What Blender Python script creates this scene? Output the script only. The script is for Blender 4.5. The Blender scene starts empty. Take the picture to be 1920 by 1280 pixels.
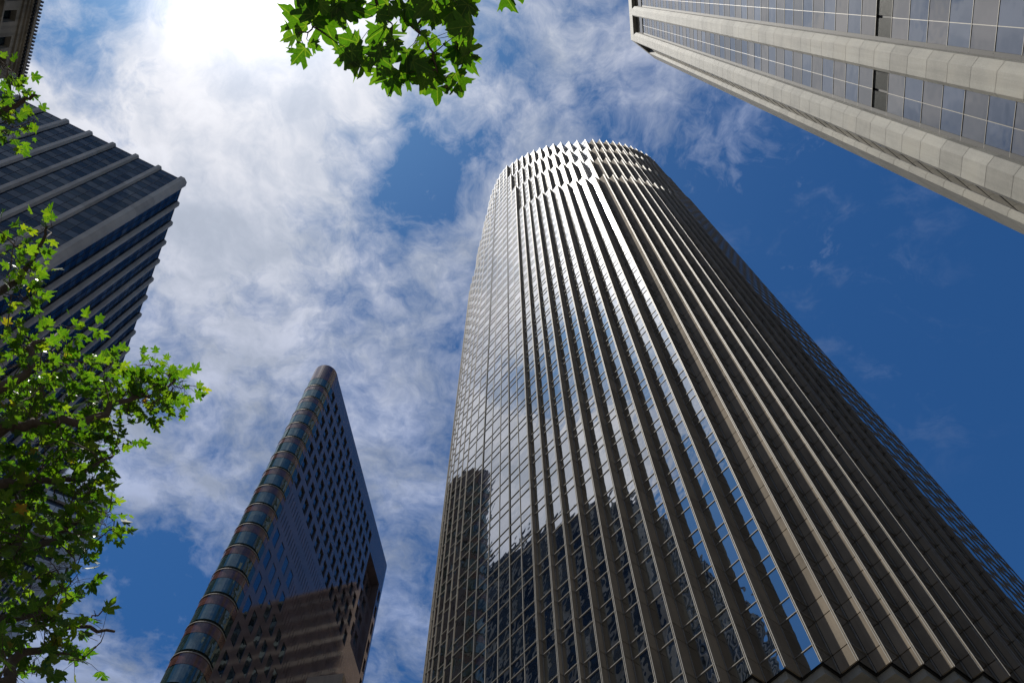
import bpy, math, random
import numpy as np
from mathutils import Vector, Matrix, noise

random.seed(7)
scene = bpy.context.scene
COL = scene.collection
R = math.radians
EYE = 1.6                                   # camera height; building heights below are measured from it

# ------------------------------------------------------------------ camera
cam_data = bpy.data.cameras.new("camera")
cam = bpy.data.objects.new("camera", cam_data)
COL.objects.link(cam)
FPX = 1500.0
cam_data.sensor_width = 36.0
cam_data.lens = FPX / 1920 * 36.0
cam_data.clip_start = 0.05
cam_data.clip_end = 5000
ZV = Vector((948 - 960, -(-23 - 640), -FPX)).normalized()      # where straight up lies in the camera's own axes
YV = Vector((0, 0, -1)) - ZV * ZV.dot(Vector((0, 0, -1)))
YV.normalize()
XV = YV.cross(ZV)
CAMROT = Matrix((XV, YV, ZV))
cam.matrix_world = Matrix.Translation((0, 0, EYE)) @ CAMROT.to_4x4()
scene.camera = cam

# ------------------------------------------------------------------ sky and sun
SUN_AZ, SUN_EL = R(-163.2), R(73.4)
sun_dir = Vector((math.cos(SUN_AZ) * math.cos(SUN_EL), math.sin(SUN_AZ) * math.cos(SUN_EL), math.sin(SUN_EL)))
scene.view_settings.view_transform = 'Standard'
scene.view_settings.look = 'None'
scene.view_settings.exposure = 0.80
scene.view_settings.gamma = 1.0

world = bpy.data.worlds.new("World")
scene.world = world
world.use_nodes = True
NT = world.node_tree
NT.nodes.clear()


class G:
    """small helper to write node graphs"""
    def __init__(s, nt):
        s.nt = nt

    def n(s, typ, props=None, **ins):
        nd = s.nt.nodes.new(typ)
        for k, v in (props or {}).items():
            setattr(nd, k, v)
        for k, v in ins.items():
            key = int(k[1:]) if k[0] == 'i' and k[1:].isdigit() else k.replace('_', ' ')
            s.set(nd.inputs[key], v)
        return nd

    def set(s, sock, v):
        if isinstance(v, bpy.types.NodeSocket):
            s.nt.links.new(v, sock)
        elif isinstance(v, bpy.types.Node):
            s.nt.links.new(v.outputs[0], sock)
        else:
            sock.default_value = v

    def m(s, op, a, b=0.0, c=0.0, clamp=False):
        return s.n('ShaderNodeMath', {'operation': op, 'use_clamp': clamp}, i0=a, i1=b, i2=c).outputs[0]

    def v(s, op, a, b=(0, 0, 0)):
        nd = s.n('ShaderNodeVectorMath', {'operation': op}, i0=a)
        if op == 'SCALE':
            s.set(nd.inputs[3], b)
        else:
            s.set(nd.inputs[1], b)
        return nd.outputs['Value'] if op in ('LENGTH', 'DOT_PRODUCT', 'DISTANCE') else nd.outputs[0]

    def ramp(s, x, a, b, lo=0.0, hi=1.0, smooth=True):
        nd = s.n('ShaderNodeMapRange', {'interpolation_type': 'SMOOTHSTEP' if smooth else 'LINEAR'})
        for i, q in enumerate((x, a, b, lo, hi)):
            s.set(nd.inputs[i], q)
        return nd.outputs[0]

    def mix(s, f, a, b, blend='MIX'):
        nd = s.n('ShaderNodeMix', {'data_type': 'RGBA', 'blend_type': blend})
        s.set(nd.inputs[0], f)
        s.set(nd.inputs[6], a)
        s.set(nd.inputs[7], b)
        return nd.outputs[2]

    def noise(s, vec, scale, detail=4.0, rough=0.55, dist=0.0, lac=2.0):
        nd = s.n('ShaderNodeTexNoise', Scale=scale, Detail=detail, Roughness=rough, Distortion=dist)
        nd.inputs['Lacunarity'].default_value = lac
        s.set(nd.inputs['Vector'], vec)
        return nd


w = G(NT)
tc = w.n('ShaderNodeTexCoord').outputs['Generated']
sky = w.n('ShaderNodeTexSky', {'sky_type': 'NISHITA', 'sun_disc': False, 'sun_elevation': SUN_EL,
                               'sun_rotation': math.pi / 2 - SUN_AZ, 'altitude': 0, 'air_density': 1.0,
                               'dust_density': 0.6, 'ozone_density': 2.2})
sep = w.n('ShaderNodeSeparateXYZ', i0=tc)
zz = w.m('MAXIMUM', sep.outputs[2], 0.06)
q = w.v('DIVIDE', tc, w.n('ShaderNodeCombineXYZ', X=zz, Y=zz, Z=zz).outputs[0])       # the cloud layer seen as a flat sheet high up
q = w.v('MULTIPLY', q, (1, 1, 0))
# warp for wind-torn edges
wn = w.noise(q, 4.0, 4.0, 0.6)
warp = w.v('SCALE', w.v('SUBTRACT', wn.outputs['Color'], (0.5, 0.5, 0.5)), 0.15)
qw = w.v('ADD', q, warp)
n_big = w.noise(w.v('ADD', qw, (3.1, 7.7, 0)), 4.2, 4.0, 0.55).outputs[0]
n_mid = w.noise(w.v('ADD', qw, (5.1, 2.7, 0)), 12.0, 8.0, 0.62, 0.0).outputs[0]
n_fine = w.noise(w.v('ADD', qw, (9.3, 1.2, 0)), 36.0, 8.0, 0.68, 0.0).outputs[0]
dens = w.m('ADD', w.m('ADD', w.m('MULTIPLY', n_big, 0.36), w.m('MULTIPLY', n_mid, 0.42)), w.m('MULTIPLY', n_fine, 0.22))


def blob(cx, cy, r0, r1, amt):
    """raise or lower the cloud cover round a point of the sheet"""
    d = w.v('DISTANCE', q, (cx, cy, 0))
    return w.ramp(d, r0, r1, amt, 0.0)


sx = w.n('ShaderNodeSeparateXYZ', i0=q)
# cover falls away from the sun's side towards +x and far +y
axis = w.m('ADD', sx.outputs[0], w.m('MULTIPLY', sx.outputs[1], 0.30))
bias = w.ramp(axis, -0.20, 0.55, 0.088, -0.16, False)
BLOBS = [(-0.26, 0.06, 0.02, 0.26, 0.16), (-0.40, 0.22, 0.02, 0.22, 0.10), (-0.45, -0.01, 0.01, 0.095, -0.22),
         (-0.51, 0.08, 0.01, 0.07, -0.10), (-0.09, 0.19, 0.0, 0.10, -0.115), (-0.14, 0.24, 0.01, 0.06, -0.05),
         (-0.58, 0.85, 0.04, 0.22, -0.16), (-0.50, 0.95, 0.04, 0.2, -0.06), (0.17, 0.09, 0.0, 0.10, 0.10), (0.08, 0.02, 0.02, 0.14, 0.08),
         (-0.17, 0.80, 0.05, 0.30, 0.04), (0.28, 0.17, 0.0, 0.12, 0.075), (0.45, 0.35, 0.0, 0.14, 0.05),
         (-0.42, 1.15, 0.02, 0.12, 0.10), (0.75, 0.75, 0.1, 0.5, -0.10), (-1.0, -0.36, 0.22, 0.53, -0.34), (-0.66, -0.02, 0.03, 0.14, 0.16),
         (-0.33, 0.58, 0.03, 0.18, 0.03), (-0.10, 0.42, 0.02, 0.16, 0.03), (-0.74, 0.17, 0.05, 0.30, 0.20), (0.62, 0.10, 0.05, 0.3, -0.05), (0.70, 0.45, 0.05, 0.35, -0.05)]
for b_ in BLOBS:
    bias = w.m('ADD', bias, blob(*b_))
dens = w.m('ADD', dens, bias)
cover = w.ramp(dens, 0.437, 0.64, 0.0, 1.0, False)
cover = w.m('POWER', cover, 1.1)
# a thin high veil of wisps in the clear part
wv_ = w.noise(w.v('ADD', w.v('MULTIPLY', qw, (1.0, 1.6, 0)), (2.0, 5.0, 0)), 7.0, 9.0, 0.66, 0.3).outputs[0]
veil = w.m('MULTIPLY', w.ramp(wv_, 0.50, 0.74, 0.0, 0.30), w.m('ADD', w.m('ADD', blob(0.42, 0.30, 0.02, 0.24, 1.0), blob(0.30, 0.14, 0.0, 0.16, 0.8)), blob(0.55, 0.52, 0.0, 0.22, 0.7)))
cover = w.m('MAXIMUM', cover, veil)
# light in the cloud: brightest round the sun (forward scattering), thick parts a little greyer
cosang = w.v('DOT_PRODUCT', w.v('NORMALIZE', tc), tuple(sun_dir))
ang = w.m('ARCCOSINE', w.m('MINIMUM', cosang, 0.99999))
halo = w.m('POWER', w.m('MAXIMUM', w.m('SUBTRACT', 1.0, w.m('DIVIDE', ang, 0.80)), 0.0), 1.7)
core = w.m('POWER', w.m('MAXIMUM', w.m('SUBTRACT', 1.0, w.m('DIVIDE', ang, 0.32)), 0.0), 4.2)
shade = w.noise(w.v('ADD', qw, (1.3, 4.4, 0)), 8.0, 6.0, 0.62).outputs[0]
cl_l = w.m('ADD', w.m('ADD', w.m('MULTIPLY', halo, 4.8), w.m('MULTIPLY', core, 14.0)),
           w.m('MULTIPLY', w.ramp(shade, 0.30, 0.70, 0.70, 1.22), 5.3))
cl_col = w.mix(w.ramp(ang, 0.15, 0.85), (0.93, 0.94, 1.0, 1), (0.50, 0.62, 0.95, 1))
cl_col = w.mix(w.ramp(shade, 0.62, 0.34, 0.0, 0.5), cl_col, (0.66, 0.80, 1.05, 1))
cloud = w.v('SCALE', cl_col, cl_l)
skyc = w.mix(1.0, sky.outputs[0], (0.20, 0.50, 0.80, 1), 'MULTIPLY')
# thin forward-scattered glare of the air near the sun
glare = w.v('SCALE', (1.0, 0.98, 0.97), w.m('ADD', w.m('MULTIPLY', core, 17.0), w.m('MULTIPLY', halo, 0.5)))
allsky = w.mix(cover, skyc, cloud)
allsky = w.v('ADD', allsky, glare)
bg = w.n('ShaderNodeBackground', Strength=0.059)
w.set(bg.inputs[0], allsky)
out = w.n('ShaderNodeOutputWorld')
w.nt.links.new(bg.outputs[0], out.inputs[0])

sun_data = bpy.data.lights.new("sun", 'SUN')
sun_data.energy = 4.8
sun_data.angle = R(0.53)
sun_data.color = (1.0, 0.955, 0.88)
sun = bpy.data.objects.new("sun", sun_data)
COL.objects.link(sun)
sun.rotation_euler = sun_dir.to_track_quat('Z', 'Y').to_euler()
sun.location = (0, 0, 300)

# ------------------------------------------------------------------ materials
MATS = {}


def mat(name):
    m = bpy.data.materials.new(name)
    m.use_nodes = True
    m.node_tree.nodes.clear()
    g = G(m.node_tree)
    o = g.n('ShaderNodeOutputMaterial')
    MATS[name] = m
    return m, g, o


def objco(g):
    return g.n('ShaderNodeTexCoord').outputs['Object']


def stone(name, col, var=0.18, scale=1.2, rough=0.8, bump=0.15, streak=0.25, spec=0.3, warm=(1, 0.96, 0.9)):
    """weathered stone, precast or concrete: large patches, grain, and runs of dirt down the face"""
    m, g, o = mat(name)
    co = objco(g)
    big = g.noise(co, 0.35, 5, 0.6).outputs[0]
    fine = g.noise(co, 14 * scale, 5, 0.7).outputs[0]
    st = g.noise(g.v('MULTIPLY', co, (2.2, 2.2, 0.09)), 1.0, 5, 0.6).outputs[0]
    pan = g.n('ShaderNodeAttribute', {'attribute_name': 'v'}).outputs['Fac']
    k = g.m('ADD', g.ramp(big, 0.3, 0.7, 1 - var, 1 + var * 0.6), g.ramp(fine, 0.3, 0.7, -var * 0.45, var * 0.45))
    k = g.m('MULTIPLY', k, g.ramp(st, 0.35, 0.75, 1.0, 1 - streak))
    k = g.m('MULTIPLY', k, g.ramp(pan, 0, 1, 0.84, 1.10, False))
    c = g.v('SCALE', (col[0], col[1], col[2]), k)
    c = g.mix(g.ramp(big, 0.45, 0.75, 0, 0.6), c, tuple(x * y for x, y in zip(col, warm)) + (1,))
    p = g.n('ShaderNodeBsdfPrincipled', Roughness=rough)
    p.inputs['Specular IOR Level'].default_value = spec
    g.set(p.inputs['Base Color'], c)
    b = g.n('ShaderNodeBump', Strength=bump, Distance=0.02)
    g.set(b.inputs['Height'], fine)
    g.set(p.inputs['Normal'], b)
    g.nt.links.new(p.outputs[0], o.inputs[0])
    return m


def glass(name, refl=(0.9, 0.93, 0.95), inner=(0.008, 0.010, 0.010), ior=1.9, base=0.12, wave=0.02, rough=0.0,
          lit=0.0, soft=0.0, patch=0.5):
    """coated window glass: dark room behind, strong mirror in front; every pane differs a little"""
    m, g, o = mat(name)
    co = objco(g)
    pan = g.n('ShaderNodeAttribute', {'attribute_name': 'v'}).outputs['Fac']
    r2 = g.n('ShaderNodeTexWhiteNoise', {'noise_dimensions': '1D'})
    g.set(r2.inputs['W'], g.m('MULTIPLY', pan, 57.3))
    inn = g.v('SCALE', inner, g.ramp(r2.outputs[0], 0.0, 1.0, 0.3, 1.8, False))
    blind = g.m('GREATER_THAN', r2.outputs[0], 0.86)
    inn = g.mix(g.m('MULTIPLY', blind, patch), inn, (0.05, 0.052, 0.046, 1))
    df = g.n('ShaderNodeBsdfDiffuse')
    g.set(df.inputs[0], inn)
    wv = g.noise(co, 0.55, 2, 0.5).outputs[0]
    b = g.n('ShaderNodeBump', Strength=wave, Distance=0.6)
    g.set(b.inputs['Height'], wv)
    tint = g.v('SCALE', refl, g.ramp(pan, 0, 1, 0.90, 1.0, False))
    gl = g.n('ShaderNodeBsdfAnisotropic' if False else 'ShaderNodeBsdfGlossy', Roughness=rough)
    g.set(gl.inputs['Color'], tint)
    g.set(gl.inputs['Normal'], b)
    lobe = gl.outputs[0]
    if soft > 0:
        g2 = g.n('ShaderNodeBsdfGlossy', Roughness=0.11)
        g.set(g2.inputs['Color'], tint)
        g.set(g2.inputs['Normal'], b)
        ms = g.n('ShaderNodeMixShader', Fac=soft)
        g.nt.links.new(lobe, ms.inputs[1])
        g.nt.links.new(g2.outputs[0], ms.inputs[2])
        lobe = ms.outputs[0]
    fr = g.n('ShaderNodeFresnel', IOR=ior).outputs[0]
    fac = g.m('ADD', g.m('MULTIPLY', fr, 1 - base), base, clamp=True)
    mx = g.n('ShaderNodeMixShader')
    g.set(mx.inputs[0], fac)
    g.nt.links.new(df.outputs[0], mx.inputs[1])
    g.nt.links.new(lobe, mx.inputs[2])
    g.nt.links.new(mx.outputs[0], o.inputs[0])
    return m


def plain(name, col, rough=0.5, metal=0.0, var=0.12, scale=6.0, spec=0.5, coat=0.0):
    m, g, o = mat(name)
    n1 = g.noise(objco(g), scale, 4, 0.6).outputs[0]
    p = g.n('ShaderNodeBsdfPrincipled', Roughness=rough, Metallic=metal)
    p.inputs['Specular IOR Level'].default_value = spec
    p.inputs['Coat Weight'].default_value = coat
    p.inputs['Coat Roughness'].default_value = 0.03
    g.set(p.inputs['Base Color'], g.v('SCALE', col, g.ramp(n1, 0.3, 0.7, 1 - var, 1 + var)))
    g.nt.links.new(p.outputs[0], o.inputs[0])
    return m


M_TGRAN = stone('tower_granite', (0.225, 0.190, 0.146), var=0.14, rough=0.95, streak=0.20, spec=0.05)
M_TGLASS = glass('tower_glass', refl=(1.0, 1.0, 0.99), ior=2.1, base=0.50, wave=0.035, soft=0.08, patch=0.2)
M_TMETAL = plain('mullion_metal', (0.21, 0.20, 0.18), rough=0.6, metal=0.3, spec=0.12)
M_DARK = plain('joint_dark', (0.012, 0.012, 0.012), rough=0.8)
M_CONC = stone('precast_concrete', (0.295, 0.288, 0.252), var=0.16, rough=0.85, streak=0.22, bump=0.5)
M_RGLASS = glass('band_glass', refl=(0.60, 0.64, 0.70), ior=2.2, base=0.26, wave=0.03, inner=(0.012, 0.014, 0.018))
M_RGLASSW = glass('spandrel_glass', refl=(0.64, 0.625, 0.60), ior=2.2, base=0.28, wave=0.03, inner=(0.05, 0.045, 0.04), rough=0.03)
M_LFIN = stone('fin_precast', (0.41, 0.375, 0.325), var=0.12, rough=0.8, streak=0.12)
M_LGLASS = glass('blue_glass', refl=(0.15, 0.205, 0.265), ior=1.7, base=0.10, wave=0.03, inner=(0.004, 0.010, 0.018))
M_LGLASS2 = glass('blue_spandrel', refl=(0.24, 0.28, 0.32), ior=1.7, base=0.12, wave=0.02, inner=(0.012, 0.022, 0.036), rough=0.02)
M_WALL = stone('violet_granite', (0.112, 0.094, 0.106), var=0.14, rough=0.07, streak=0.05, bump=0.0, spec=0.55, warm=(1.05, 0.95, 0.95))
M_COPPER = plain('copper_granite', (0.088, 0.042, 0.033), rough=0.12, var=0.35, scale=1.5, spec=0.7)
M_NGLASS = glass('nose_glass', refl=(0.60, 0.72, 0.72), ior=1.7, base=0.12, wave=0.03, inner=(0.02, 0.04, 0.04))
M_WGLASS = glass('punched_glass', refl=(0.50, 0.66, 0.78), ior=1.8, base=0.2, wave=0.02, inner=(0.02, 0.035, 0.05))
M_OLD = stone('old_limestone', (0.27, 0.245, 0.20), var=0.25, rough=0.9, streak=0.4, bump=0.6)
M_BRONZE = plain('bronze_trim', (0.03, 0.035, 0.045), rough=0.5, metal=0.2)
M_WHITE = stone('white_precast', (0.50, 0.50, 0.49), var=0.08, rough=0.7, streak=0.1)
M_BROWN = stone('brown_terracotta', (0.30, 0.21, 0.15), var=0.2, rough=0.85, streak=0.2)
M_TAN = stone('tan_stone', (0.30, 0.25, 0.20), var=0.15, rough=0.85)
M_ROOF = stone('roof_gravel', (0.22, 0.21, 0.20), var=0.2, rough=0.95)

# leaves: thin, lit through from behind
m, g, o = mat('leaf')
at = g.n('ShaderNodeAttribute', {'attribute_name': 'v'}).outputs['Fac']
nz = g.noise(objco(g), 38.0, 3, 0.6).outputs[0]
cr = g.n('ShaderNodeValToRGB')
el = cr.color_ramp.elements
el[0].position = 0.0
el[0].color = (0.018, 0.060, 0.004, 1)
el[1].position = 1.0
el[1].color = (0.17, 0.085, 0.015, 1)
for pos, c_ in ((0.45, (0.034, 0.092, 0.006, 1)), (0.80, (0.075, 0.135, 0.008, 1)), (0.93, (0.16, 0.165, 0.012, 1))):
    e_ = el.new(pos)
    e_.color = c_
g.set(cr.inputs[0], g.m('ADD', at, g.ramp(nz, 0.3, 0.7, -0.05, 0.05)))
lc_ = g.n('ShaderNodeSeparateXYZ', i0=g.n('ShaderNodeAttribute', {'attribute_name': 'lc'}).outputs['Vector'])
lx, ly = lc_.outputs[0], lc_.outputs[1]
vd = g.m('ABSOLUTE', lx)
for (dx_, dy_) in ((0.775, 0.632), (0.995, 0.10)):
    vd = g.m('MINIMUM', vd, g.m('ABSOLUTE', g.m('SUBTRACT', g.m('MULTIPLY', lx, dy_), g.m('MULTIPLY', g.m('SUBTRACT', ly, 0.02), dx_))))
side = g.m('ABSOLUTE', g.m('SINE', g.m('MULTIPLY', g.m('SUBTRACT', ly, g.m('MULTIPLY', lx, 0.8)), 34.0)))
vein = g.m('MAXIMUM', g.ramp(vd, 0.008, 0.030, 1.0, 0.0), g.ramp(side, 0.0, 0.22, 0.35, 0.0))
mott = g.ramp(g.noise(objco(g), 90.0, 3, 0.7).outputs[0], 0.3, 0.7, 0.78, 1.15)
lcol = g.v('SCALE', g.mix(g.m('MULTIPLY', vein, 0.45), cr.outputs[0], (0.14, 0.19, 0.035, 1)), mott)
p = g.n('ShaderNodeBsdfPrincipled', Roughness=0.33)
g.set(p.inputs['Base Color'], lcol)
tr = g.n('ShaderNodeBsdfTranslucent')
g.set(tr.inputs[0], g.mix(1.0, lcol, (1.75, 1.75, 0.50, 1), 'MULTIPLY'))
ms = g.n('ShaderNodeMixShader', Fac=0.60)
g.nt.links.new(p.outputs[0], ms.inputs[1])
g.nt.links.new(tr.outputs[0], ms.inputs[2])
g.nt.links.new(ms.outputs[0], o.inputs[0])
M_LEAF = m
M_BARK = stone('bark', (0.085, 0.065, 0.048), var=0.3, scale=2.0, rough=0.95, bump=0.8, streak=0.0)

# ground and paving
m, g, o = mat('paving')
co = objco(g)
br = g.n('ShaderNodeTexBrick', Scale=1.0)
br.offset = 0.5
g.set(br.inputs['Vector'], co)
for k_, v_ in (('Color1', (0.062, 0.058, 0.054, 1)), ('Color2', (0.082, 0.075, 0.068, 1)), ('Mortar', (0.07, 0.07, 0.065, 1)),
               ('Mortar Size', 0.012), ('Brick Width', 0.9), ('Row Height', 0.45)):
    br.inputs[k_].default_value = v_
p = g.n('ShaderNodeBsdfPrincipled', Roughness=0.85)
g.set(p.inputs['Base Color'], g.mix(0.25, br.outputs[0], g.noise(co, 1.3, 6, 0.7).outputs[0], 'MULTIPLY'))
g.nt.links.new(p.outputs[0], o.inputs[0])
M_PAVE = m
M_ASPH = stone('asphalt', (0.055, 0.055, 0.056), var=0.2, scale=3, rough=0.9, bump=0.4, streak=0)
M_PAINT = plain('road_paint', (0.75, 0.75, 0.72), rough=0.7)


# ------------------------------------------------------------------ mesh helpers
class MB:
    def __init__(s):
        s.V = []
        s.F = []
        s.A = []
        s.MI = []
        s.LC = []

    def face(s, pts, v=0.5, mi=0):
        i = len(s.V)
        s.V.extend([tuple(p_) for p_ in pts])
        s.F.append(tuple(range(i, i + len(pts))))
        s.A.append(v)
        s.MI.append(mi)

    def box(s, o, u, v, w_, a=0.5, mi=0):
        """box from corner o spanned by three edge vectors"""
        o, u, v, w_ = Vector(o), Vector(u), Vector(v), Vector(w_)
        if u.cross(v).dot(w_) < 0:
            u, v = v, u
        c = [o, o + u, o + u + v, o + v, o + w_, o + u + w_, o + u + v + w_, o + v + w_]
        i = len(s.V)
        s.V.extend([tuple(p_) for p_ in c])
        for f in ((0, 3, 2, 1), (4, 5, 6, 7), (0, 1, 5, 4), (1, 2, 6, 5), (2, 3, 7, 6), (3, 0, 4, 7)):
            s.F.append(tuple(i + k for k in f))
            s.A.append(a)
            s.MI.append(mi)

    def prism(s, poly, z0, z1, a=0.5, mi=0, top=True, bot=True):
        n_ = len(poly)
        i = len(s.V)
        s.V.extend([(p_[0], p_[1], z0) for p_ in poly] + [(p_[0], p_[1], z1) for p_ in poly])
        for k in range(n_):
            k2 = (k + 1) % n_
            s.F.append((i + k, i + k2, i + n_ + k2, i + n_ + k))
            s.A.append(a)
            s.MI.append(mi)
        if top:
            s.F.append(tuple(i + n_ + k for k in range(n_)))
            s.A.append(a)
            s.MI.append(mi)
        if bot:
            s.F.append(tuple(i + k for k in reversed(range(n_))))
            s.A.append(a)
            s.MI.append(mi)

    def tube(s, pts, radii, sides=6, a=0.5, mi=0):
        prev = None
        base = len(s.V)
        n_ = len(pts)
        for k in range(n_):
            p_ = Vector(pts[k])
            t = (Vector(pts[min(k + 1, n_ - 1)]) - Vector(pts[max(k - 1, 0)]))
            if t.length < 1e-9:
                t = Vector((0, 0, 1))
            t.normalize()
            if prev is None:
                x = t.orthogonal().normalized()
            else:
                x = (prev - t * prev.dot(t))
                x = x.normalized() if x.length > 1e-6 else t.orthogonal().normalized()
            prev = x
            y = t.cross(x)
            for j in range(sides):
                an = 2 * math.pi * j / sides
                s.V.append(tuple(p_ + (x * math.cos(an) + y * math.sin(an)) * radii[k]))
        for k in range(n_ - 1):
            for j in range(sides):
                j2 = (j + 1) % sides
                s.F.append((base + k * sides + j, base + k * sides + j2, base + (k + 1) * sides + j2, base + (k + 1) * sides + j))
                s.A.append(a)
                s.MI.append(mi)

    def build(s, name, mats, parent=None, smooth=False, label=None, kind=None):
        if not isinstance(mats, (list, tuple)):
            mats = [mats]
        off = Vector(parent['_o']) if parent is not None and '_o' in parent else Vector((0, 0, 0))
        me = bpy.data.meshes.new(name)
        me.from_pydata([(v[0] - off.x, v[1] - off.y, v[2] - off.z) for v in s.V], [], s.F)
        for m_ in mats:
            me.materials.append(m_)
        if len(mats) > 1:
            me.polygons.foreach_set('material_index', s.MI)
        at_ = me.attributes.new('v', 'FLOAT', 'FACE')
        at_.data.foreach_set('value', s.A)
        if s.LC:
            lc = me.attributes.new('lc', 'FLOAT_VECTOR', 'POINT')
            lc.data.foreach_set('vector', [c_ for t_ in s.LC for c_ in t_])
        if smooth:
            me.polygons.foreach_set('use_smooth', [True] * len(s.F))
        me.update()
        ob = bpy.data.objects.new(name, me)
        COL.objects.link(ob)
        if parent is not None:
            ob.parent = parent
            ob['_o'] = list(off)
        if label:
            ob['label'] = label
        if kind:
            ob['kind'] = kind
        return ob


def thing(name, loc, label, cat, group=None):
    o_ = bpy.data.objects.new(name, None)
    COL.objects.link(o_)
    o_.location = loc
    o_.empty_display_size = 1.0
    o_['_o'] = list(loc)
    o_['label'] = label
    o_['category'] = cat
    if group:
        o_['group'] = group
    return o_


def V2(x, y, z=0.0):
    return Vector((x, y, z))


def azv(deg):
    return Vector((math.cos(R(deg)), math.sin(R(deg)), 0))


def offset_poly(poly, d):
    """move a ccw polygon inward by d"""
    n_ = len(poly)
    res = []
    for k in range(n_):
        p0, p1, p2 = Vector(poly[k - 1]), Vector(poly[k]), Vector(poly[(k + 1) % n_])
        e1, e2 = (p1 - p0).normalized(), (p2 - p1).normalized()
        n1, n2 = Vector((-e1.y, e1.x)), Vector((-e2.y, e2.x))
        den = 1 + n1.dot(n2)
        res.append(tuple(p1 + (n1 + n2) * (d / max(den, 0.3))))
    return res


rnd = random.Random(11)


def pane_grid(mb, P, u, n, us, zs, tilt=0.004, v=None, mi=0):
    """panes on the plane through P (dir u, outward normal n) between the stations us and zs, each very slightly out of true"""
    P, u, n = Vector(P), Vector(u), Vector(n)
    for i in range(len(us) - 1):
        for j in range(len(zs) - 1):
            t1, t2 = rnd.gauss(0, tilt), rnd.gauss(0, tilt * 0.6)
            W, H = us[i + 1] - us[i], zs[j + 1] - zs[j]
            pts = []
            for (a_, b_) in ((0, 0), (1, 0), (1, 1), (0, 1)):
                d_ = (a_ - 0.5) * W * t1 + (b_ - 0.5) * H * t2
                pts.append(P + u * (us[i] + a_ * W) + n * d_ + Vector((0, 0, zs[j] + b_ * H)))
            if (u.cross(Vector((0, 0, 1)))).dot(n) < 0:
                pts.reverse()
            mb.face(pts, rnd.random() if v is None else v, mi)


def hbars(mb, P, u, n, u0, u1, zs, w_=0.07, d=0.06, back=0.02):
    for z in zs:
        mb.box(Vector(P) + u * u0 - n * back + Vector((0, 0, z - w_ / 2)), u * (u1 - u0), n * (d + back), (0, 0, w_))


def vbars(mb, P, u, n, us, z0, z1, w_=0.07, d=0.07, back=0.02):
    for x in us:
        mb.box(Vector(P) + u * (x - w_ / 2) - n * back + Vector((0, 0, z0)), u * w_, n * (d + back), (0, 0, z1 - z0))


def hole_wall(mb, P, u, n, u0, u1, z0, z1, holes, depth, mi=0, side_mi=None):
    """flat wall with rectangular openings and their reveals"""
    P, u, n = Vector(P), Vector(u), Vector(n)
    U = sorted({u0, u1, *[h[0] for h in holes], *[h[1] for h in holes]})
    Z = sorted({z0, z1, *[h[2] for h in holes], *[h[3] for h in holes]})
    U = [x for x in U if u0 <= x <= u1]
    Z = [x for x in Z if z0 <= x <= z1]
    flip = (u.cross(Vector((0, 0, 1)))).dot(n) < 0
    side_mi = mi if side_mi is None else side_mi

    def q_(a_, b_, c_, d_, mm):
        mb.face([d_, c_, b_, a_] if flip else [a_, b_, c_, d_], 0.5, mm)
    X = lambda a_, z, dp=0: P + u * a_ - n * dp + Vector((0, 0, z))
    for j in range(len(Z) - 1):
        zc = (Z[j] + Z[j + 1]) / 2
        hs_ = [h for h in holes if h[2] < zc < h[3]]
        run = None
        for i in range(len(U) - 1):
            uc = (U[i] + U[i + 1]) / 2
            solid = not any(h[0] < uc < h[1] for h in hs_)
            if solid and run is None:
                run = U[i]
            if (not solid or i == len(U) - 2) and run is not None:
                e = U[i + 1] if solid else U[i]
                q_(X(run, Z[j]), X(e, Z[j]), X(e, Z[j + 1]), X(run, Z[j + 1]), mi)
                run = None
    for h in holes:
        a_, b_, c_, d_ = h
        q_(X(a_, c_), X(a_, d_), X(a_, d_, depth), X(a_, c_, depth), side_mi)
        q_(X(b_, d_), X(b_, c_), X(b_, c_, depth), X(b_, d_, depth), side_mi)
        q_(X(a_, d_), X(b_, d_), X(b_, d_, depth), X(a_, d_, depth), side_mi)
        q_(X(b_, c_), X(a_, c_), X(a_, c_, depth), X(b_, c_, depth), side_mi)


# ------------------------------------------------------------------ 1. the serrated round glass tower
S = 0.92
nA = -1.6657 - math.pi / 4
TA = Vector((math.cos(nA), math.sin(nA), 0))
TB = Vector((-TA.y, TA.x, 0))
TC = Vector((0.1217 * 170, 0.3828 * 170, 0))
MOD = 1.63
W_ = [20.18, 21.58, 22.73, 23.8, 24.8, 25.63, 26.35, 26.95, 27.33, 27.7, 28.05]
CEN = -1.8                                                 # the plan repeats four times round this point


def ta(j):
    return W_[min(-j, 10)] if j <= 0 else 20.18 - MOD * j


def tb(j):
    return W_[min(j, 10)] if j >= 0 else 20.18 + MOD * j


def quadrant(k):
    """corner points (a, b, kind of the face that ends here) from the left flat to the right flat, tier k"""
    jl = -10 if k == 1 else -10 - (k - 2)
    pts = [('tip', 28.05, tb(jl), jl)]
    for j in range(jl, 11):
        pts.append(('notch', ta(j + k), tb(j), j))
        if j < 10:
            pts.append(('tip', ta(j + k), tb(j + 1), j + 1))
    return pts


def rot4(a, b, r):
    x, y = a - CEN, b - CEN
    for _ in range(r):
        x, y = -y, x
    return x + CEN, y + CEN


def wp(a, b):
    """plan coordinates to world"""
    p_ = (TC + TA * a + TB * b) * S
    return Vector((p_.x, p_.y, 0))


tower = thing('glass_tower', tuple(wp(CEN, CEN)), 'tall round glass and granite tower with sawtooth sides, sun glinting off it', 'skyscraper')
HS = 35.48 * S + EYE
HT = [HS, 170 * S + EYE, 193.6 * S + EYE, 213.2 * S + EYE, 231.0 * S + EYE]
FLOOR = 4.25 * S
TALL = 0.672


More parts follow.
